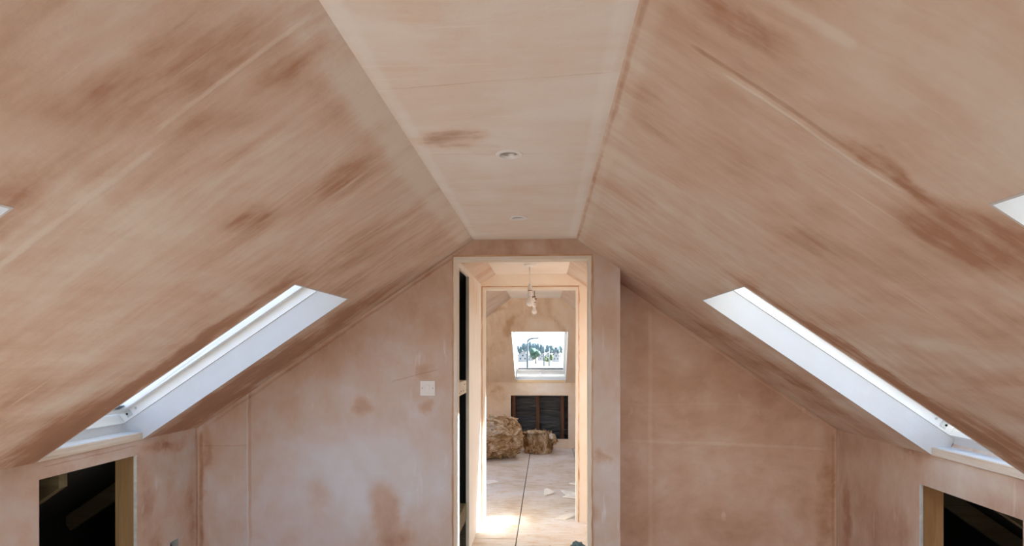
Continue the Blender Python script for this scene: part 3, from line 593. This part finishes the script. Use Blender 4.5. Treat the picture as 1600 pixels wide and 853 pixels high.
# ------------------------------------------------------------------ insulation rolls and offcuts
def wool_roll(name, r, half, M, seed, label, squash=.93, tufts=260, taper=0.):
    """rolled mineral wool batt, axis along local x; lumpy sides, spiral ends, torn fibre tufts"""
    rnd = random.Random(seed); root = empty(name); tag(root, label, 'insulation'); root.matrix_world = M
    mb = MB(); nu, nv = 72, 28; P = []
    def surf(u, t):
        a = 2 * PI * u; x = (t * 2 - 1) * half
        p = Vector((x, math.cos(a), math.sin(a)))
        k_ = 1 + .06 * noise.noise(Vector((x * 3, p.y * 1.3 + seed, p.z * 1.3))) + .06 * noise.noise(Vector((x * 9, p.y * 4 + seed, p.z * 4))) + .035 * noise.noise(Vector((x * 30, p.y * 14 + seed, p.z * 14)))
        rr = r * k_ * (1 - .10 * abs(t * 2 - 1) ** 4 - taper * max(0, t - .45))
        return Vector((x + .03 * noise.noise(Vector((p.y * 2, p.z * 2, seed + t))), p.y * rr, p.z * rr * squash))
    for j in range(nv + 1): P.append([surf(i / nu, j / nv) for i in range(nu)])
    for j in range(nv):
        for i in range(nu):
            k_ = (i + 1) % nu; mb.face([P[j][i], P[j][k_], P[j + 1][k_], P[j + 1][i]], smooth=True)
    for j, sg in ((0, -1), (nv, 1)):
        prev = P[j]; NR = 16
        for q in range(1, NR + 1):
            fct = 1 - q / NR; cur = []
            for i in range(nu):
                p = P[j][i]; x = p.x + sg * (.022 * math.sin((1 - fct) * 5.5 * 2 * PI + 2 * PI * i / nu) - .01 + .02 * noise.noise(Vector((p.y * 9 * fct, p.z * 9 * fct, seed + 7))))
                cur.append(Vector((x, p.y * fct, p.z * fct)))
            for i in range(nu):
                k_ = (i + 1) % nu; mb.face([prev[i], prev[k_], cur[k_], cur[i]], smooth=True)
            prev = cur
    mb.build('rolled_batt', M_WOOL, root)
    mb = MB()
    for _ in range(tufts):
        u, t = rnd.random(), rnd.random(); p = surf(u, t); a = 2 * PI * u; nrm = Vector((0, math.cos(a), math.sin(a)))
        if p.z < -r * .75: continue
        L = rnd.uniform(.06, .17); wd = rnd.uniform(.02, .05); ph = rnd.uniform(-.9, .9) + (PI if rnd.random() < .5 else 0)
        fringe = rnd.random() < .12
        du, dt = math.cos(ph) * L / (2 * PI * r), math.sin(ph) * L / (2 * half)
        if not -.03 < t + dt < 1.03: continue
        def sp(k_, lift):
            q = surf(u + du * k_, min(1, max(0, t + dt * k_))); a2 = 2 * PI * (u + du * k_)
            return q + Vector((0, math.cos(a2), math.sin(a2))) * lift
        lift = rnd.uniform(.004, .016); base, mid, tip = sp(0, -.004), sp(.55, lift), sp(1, lift * rnd.uniform(.2, 1.6) + (.035 if fringe else 0))
        side = nrm.cross((mid - base).normalized()).normalized() * wd; th = nrm * .004
        mb.face([base - side, base + side, mid + side * .8, mid - side * .8]); mb.face([mid - side * .8, mid + side * .8, tip + side * .25, tip - side * .25])
        mb.face([mid - side * .8 - th, mid + side * .8 - th, base + side - th, base - side - th]); mb.face([tip - side * .25 - th * .3, tip + side * .25 - th * .3, mid + side * .8 - th, mid - side * .8 - th])
    mb.build('torn_fibres', M_WOOL, root, weld=False)['kind'] = 'stuff'
    return root
Mx = Matrix.Translation((-.70, 7.84, -1.4 + .27)) @ Matrix.Rotation(math.radians(26), 4, 'Z')
wool_roll('insulation_roll', .282, .33, Mx, 3, 'large roll of brown mineral wool lying on the far room floor', .97, 420, .08)
Mx = Matrix.Translation((-.115, 8.34, -1.4 + .135)) @ Matrix.Rotation(PI / 2, 4, 'Y')
small = wool_roll('insulation_roll', .205, .135, Mx, 8, 'smaller round pad of mineral wool standing beside the large roll', 1., 200)
small['group'] = 'mineral wool in the far room'; bpy.data.objects['insulation_roll']['group'] = 'mineral wool in the far room'
mb = MB(); rnd = random.Random(5)   # loose layer on top and flap hanging down at the side, in local axes (x up)
def flap(pts, w0, th, seed):
    n = len(pts)
    for i in range(n - 1):
        a, b = Vector(pts[i]), Vector(pts[i + 1])
        sd = (b - a).cross(Vector((0, 0, 1)));
        for sgn in (0, 1):
            pass
def blob(mb, c, rad, seed, sub=(18, 12), amp=.3):
    nu, nv = sub; R_ = []
    for j in range(nv + 1):
        th = PI * j / nv; row = []
        for i in range(nu):
            ph = 2 * PI * i / nu; d = Vector((math.sin(th) * math.cos(ph), math.sin(th) * math.sin(ph), math.cos(th)))
            k_ = 1 + amp * noise.noise(d * 1.6 + Vector((seed, 0, 0))) + amp * .5 * noise.noise(d * 5 + Vector((0, seed, 0)))
            row.append(Vector((c[0] + d.x * rad[0] * k_, c[1] + d.y * rad[1] * k_, c[2] + d.z * rad[2] * k_)))
        R_.append(row)
    for j in range(nv):
        for i in range(nu):
            k_ = (i + 1) % nu
            mb.face([R_[j][i], R_[j + 1][i], R_[j + 1][k_], R_[j][k_]], smooth=True)
# local frame of the small roll: x is up, z points to world -x ... build in world then move
iv = Mx.inverted()
mb = MB(); blob(mb, (-.16, 8.28, -1.115), (.16, .15, .022), 4.); 
for v_i in range(len(mb.v)): mb.v[v_i] = tuple(iv @ Vector(mb.v[v_i]))
mb.build('loose_layer', M_WOOL, small)
mb = MB(); blob(mb, (.085, 8.2, -1.16), (.055, .08, .045), 9.); blob(mb, (.125, 8.17, -1.215), (.035, .05, .045), 2., amp=.6)
for v_i in range(len(mb.v)): mb.v[v_i] = tuple(iv @ Vector(mb.v[v_i]))
mb.build('torn_flap', M_WOOL, small)

def offcut(name, x, y, outline, th, rz, tilt, mat, label, cat='offcut', z=-1.4):
    mb = MB(); n = len(outline); R = Matrix.Rotation(rz, 3, 'Z') @ Matrix.Rotation(tilt, 3, 'X')
    lo = [R @ Vector((a, b, 0)) for a, b in outline]; mz = min(p.z for p in lo); lo = [p - Vector((0, 0, mz)) for p in lo]; hi = [p + Vector((0, 0, th)) for p in lo]
    mb.face(lo[::-1]); mb.face(hi)
    for i in range(n): j = (i + 1) % n; mb.face([lo[i], lo[j], hi[j], hi[i]])
    o = mb.build(name, mat); o.location = (x, y, z + .001); tag(o, label, cat, 'scraps on the floor'); return o
M_SCRAP = simple('plaster_scrap', (.88, .86, .83), .85, var=.15, scale=20)
M_PAPER = simple('grey_paper_scrap', (.85, .84, .80), .8, var=.08, scale=20)
offcut('plasterboard_offcut', -.60, 6.33, [(-.16, -.03), (-.02, -.05), (.10, .0), (.06, .06), (-.08, .05)], .008, .2, .12, M_PAPER, 'pale curled scrap lying on the floor before the large wool roll')
offcut('plasterboard_offcut', .015, 5.86, [(-.04, -.06), (.02, -.03), (.07, .0), (.0, .07), (-.03, .05)], .01, .1, .3, M_PAPER, 'small crumpled scrap in the middle of the far room floor')
offcut('plasterboard_offcut', .25, 5.85, [(-.10, .06), (-.06, -.05), (.12, -.10), (.14, -.04), (.0, .02)], .012, 0, .15, M_SCRAP, 'white board sliver with a notched end near the right door jamb')
offcut('plasterboard_offcut', .30, 5.72, [(-.14, .0), (.10, -.06), (.12, .0), (-.08, .06)], .01, -.1, .1, M_SCRAP, 'second white board sliver lying just in front of the notched one')
offcut('plasterboard_offcut', .36, 6.25, [(-.12, .03), (.02, -.05), (.12, -.04), (.1, .05)], .01, 0, .2, M_SCRAP, 'thin pink scrap furthest back beside the right door jamb')
offcut('plasterboard_offcut', .155, 5.03, [(-.09, -.04), (.0, -.05), (.10, .02), (.09, .05), (-.02, .015)], .012, .15, .2, M_PAPER, 'bent strip of board lying in the inner doorway at its right jamb')
mb = MB(); blob(mb, (0, 0, .025), (.045, .05, .03), 5., amp=.5)
o = mb.build('crumpled_rag', simple('blue_grey_cloth', (.06, .13, .16), .8, var=.4, scale=40)); o.location = (.225, 4.23, -1.4); tag(o, 'crumpled blue grey rag on the floor at the foot of the right doorway edge', 'rag')
# small clods and chips nobody would count
mb = MB(); rnd = random.Random(11)
for _ in range(90):
    x = rnd.uniform(-.8, .5); y = rnd.uniform(5.15, 8.3); s_ = rnd.uniform(.003, .007)
    if x < -.2 and y > 7.3 or x < .2 and y > 7.9 or 5.6 < y < 6.45 or y < 5.25: continue
    blob(mb, (x, y, -1.4 + s_ * .4), (s_ * 1.5, s_, s_ * .6), rnd.random() * 9, (6, 4), .4)
o = mb.build('plaster_crumbs', M_JAMB); tag(o, 'fine plaster crumbs scattered over the chipboard floor', 'debris', kind='stuff')

# ------------------------------------------------------------------ outside, seen through the far rooflight
GZ = -4.9
struct(MB().box(-300, 300, -60, 900, GZ - .5, GZ).build('floor_ground', simple('pale_summer_ground', (.20, .20, .17), .9, var=.2, scale=.05)))
lamp = empty('street_lamp', (-.18 * 9.3, 160, GZ))
def px(u, Y): a = (u - 800) / F; th = math.atan(53 / F); return Y * (a * math.cos(th) - math.sin(th)) / (a * math.sin(th) + math.cos(th))
M_POLE = simple('grey_pole', (.12, .16, .19), .6); M_LEAF1 = simple('leaf_mid', (.08, .15, .11), .9, var=.4, scale=.6); M_LEAF2 = simple('leaf_far_haze', (.17, .23, .245), .9, var=.3, scale=.3); M_LEAF3 = simple('leaf_light', (.09, .13, .05), .8, var=.3, scale=.6)  # far leaves pale blue: distance haze painted into their colour
M_TRUNK = simple('bark', (.12, .09, .07), .9); M_RENDER = simple('white_render', (.42, .42, .42), .8, scale=.3); M_ROOF = simple('grey_roof_tiles', (.10, .10, .11), .8, scale=2.); M_PANE = simple('dark_panes', (.05, .06, .08), .2)
lamp.location = (px(824, 160), 160, GZ); tag(lamp, 'curved arm street lamp outside the far rooflight', 'street lamp')
MB().tube([(0, 0, 0), (0, 0, 7.0), (.1, 0, 7.8), (.5, 0, 8.3), (1.2, 0, 8.55), (3.0, 0, 8.7)], .26, 8, .2).build('pole', M_POLE, lamp)
MB().box(2.6, 3.5, -.2, .2, 8.62, 8.8).build('lantern', M_POLE, lamp, bevel=.04)
def outline_tree(u, Y, zt, wpx, mat, label, group, seed, zb=None):
    x = px(u, Y); W = wpx / F * Y; r = empty('tree', (x, Y, GZ)); tag(r, label, 'tree', group)
    hh = zt - GZ; mb = MB(); rn = random.Random(seed)
    for _ in range(9):
        blob(mb, (rn.uniform(-.28, .28) * W, rn.uniform(-.3, .3) * W, hh * rn.uniform(.5, .82)), (W * .27, W * .27, hh * .19), rn.random() * 20, (12, 8), .5)
    mb.build('crown', mat, r); MB().tube([(0, 0, 0), (0, 0, hh * .6)], W * .05, 8, W * .03).build('trunk', M_TRUNK, r)
outline_tree(837, 250, (550 - 544) / F * 250, 19, M_LEAF1, 'round green tree in the middle of the rooflight view beside the street lamp', 'trees outside', 1)
outline_tree(853, 230, (550 - 556) / F * 230, 9, M_LEAF3, 'small light green tree right of the round dark tree', 'trees outside', 2)
outline_tree(861, 260, (550 - 553) / F * 260, 8, M_LEAF3, 'smallest light green shrub among the white houses', 'trees outside', 3)
rn = random.Random(9); U = 806
tops = [539, 541, 536, 534, 533, 535, 536, 538, 539, 537, 540, 542, 541, 540]
words = ['dusty', 'domed', 'tall', 'tallest', 'broad', 'ragged', 'rounded', 'slim', 'low', 'leaning', 'hazy', 'small', 'blunt', 'outer']
for i, t in enumerate(tops):
    outline_tree(808 + i * 5.2, 560 + (i % 2) * 16, (550 - t) / F * 560, 7.6, M_LEAF2, 'hazy distant tree on the wooded skyline, %s in the row from the left' % ['first', 'second', 'third', 'fourth', 'fifth', 'sixth', 'seventh', 'eighth', 'ninth', 'tenth', 'eleventh', 'twelfth', 'thirteenth', 'fourteenth'][i], 'trees on the skyline', 20 + i)
def house(u, Y, wpx, zt, label, rz=0):
    x = px(u, Y); W = wpx / F * Y; hh = zt - GZ; r = empty('house', (x, Y, GZ), rz); tag(r, label, 'house', 'houses outside'); D_ = W * .8; e_ = hh * .58
    mb = MB(); mb.box(-W / 2, W / 2, -D_ / 2, D_ / 2, 0, e_)
    mb.face([(-W / 2, -D_ / 2, e_), (W / 2, -D_ / 2, e_), (0, -D_ / 2, hh)]); mb.face([(W / 2, D_ / 2, e_), (-W / 2, D_ / 2, e_), (0, D_ / 2, hh)]); mb.build('walls', M_RENDER, r, weld=False)
    mb = MB(); t = .25
    for s_ in (-1, 1):
        a = Vector((s_ * W * .56, 0, e_ - .06 * hh)); b = Vector((0, 0, hh)); u_ = Vector((0, 0, t))
        mb.hexa([a + Vector((0, -D_ * .55, 0)), b + Vector((0, -D_ * .55, 0)), b + Vector((0, D_ * .55, 0)), a + Vector((0, D_ * .55, 0)), a + u_ + Vector((0, -D_ * .55, 0)), b + u_ + Vector((0, -D_ * .55, 0)), b + u_ + Vector((0, D_ * .55, 0)), a + u_ + Vector((0, D_ * .55, 0))])
    mb.build('roof', M_ROOF, r)
    for fx, fz in ((-.25, .22), (.25, .22), (0, .5)):
        MB().box(fx * W - W * .08, fx * W + W * .08, -D_ / 2 - .06, -D_ / 2 + .02, hh * fz, hh * fz + hh * .14).build('window', M_PANE, r)
house(817, 300, 14, (550 - 548) / F * 300, 'white gabled house left of the street lamp pole')
house(829, 330, 9, (550 - 554) / F * 330, 'small white house right behind the lamp pole')
house(846, 340, 9, (550 - 552) / F * 340, 'white house half hidden by the round tree', .3)
house(857, 320, 9, (550 - 551) / F * 320, 'white house between the two light green trees', -.2)
house(868, 300, 10, (550 - 549) / F * 300, 'white house furthest right among the roofs', .2)
for i, (u, t) in enumerate(((850, 539), (858, 543))):
    o = MB().tube([(0, 0, 0), (0, 0, (550 - t) / F * 210 - GZ)], .2, 8, .15).build('utility_pole', M_POLE); o.location = (px(u, 210), 210, GZ)
    tag(o, ['thin pale utility pole right of the round tree', 'thin shorter utility pole further right among the houses'][i], 'pole', 'utility poles outside')

# ------------------------------------------------------------------ lift everything so that the floor is at height zero
for o in list(bpy.data.objects):
    if o.parent is None: o.location.z += RAISE
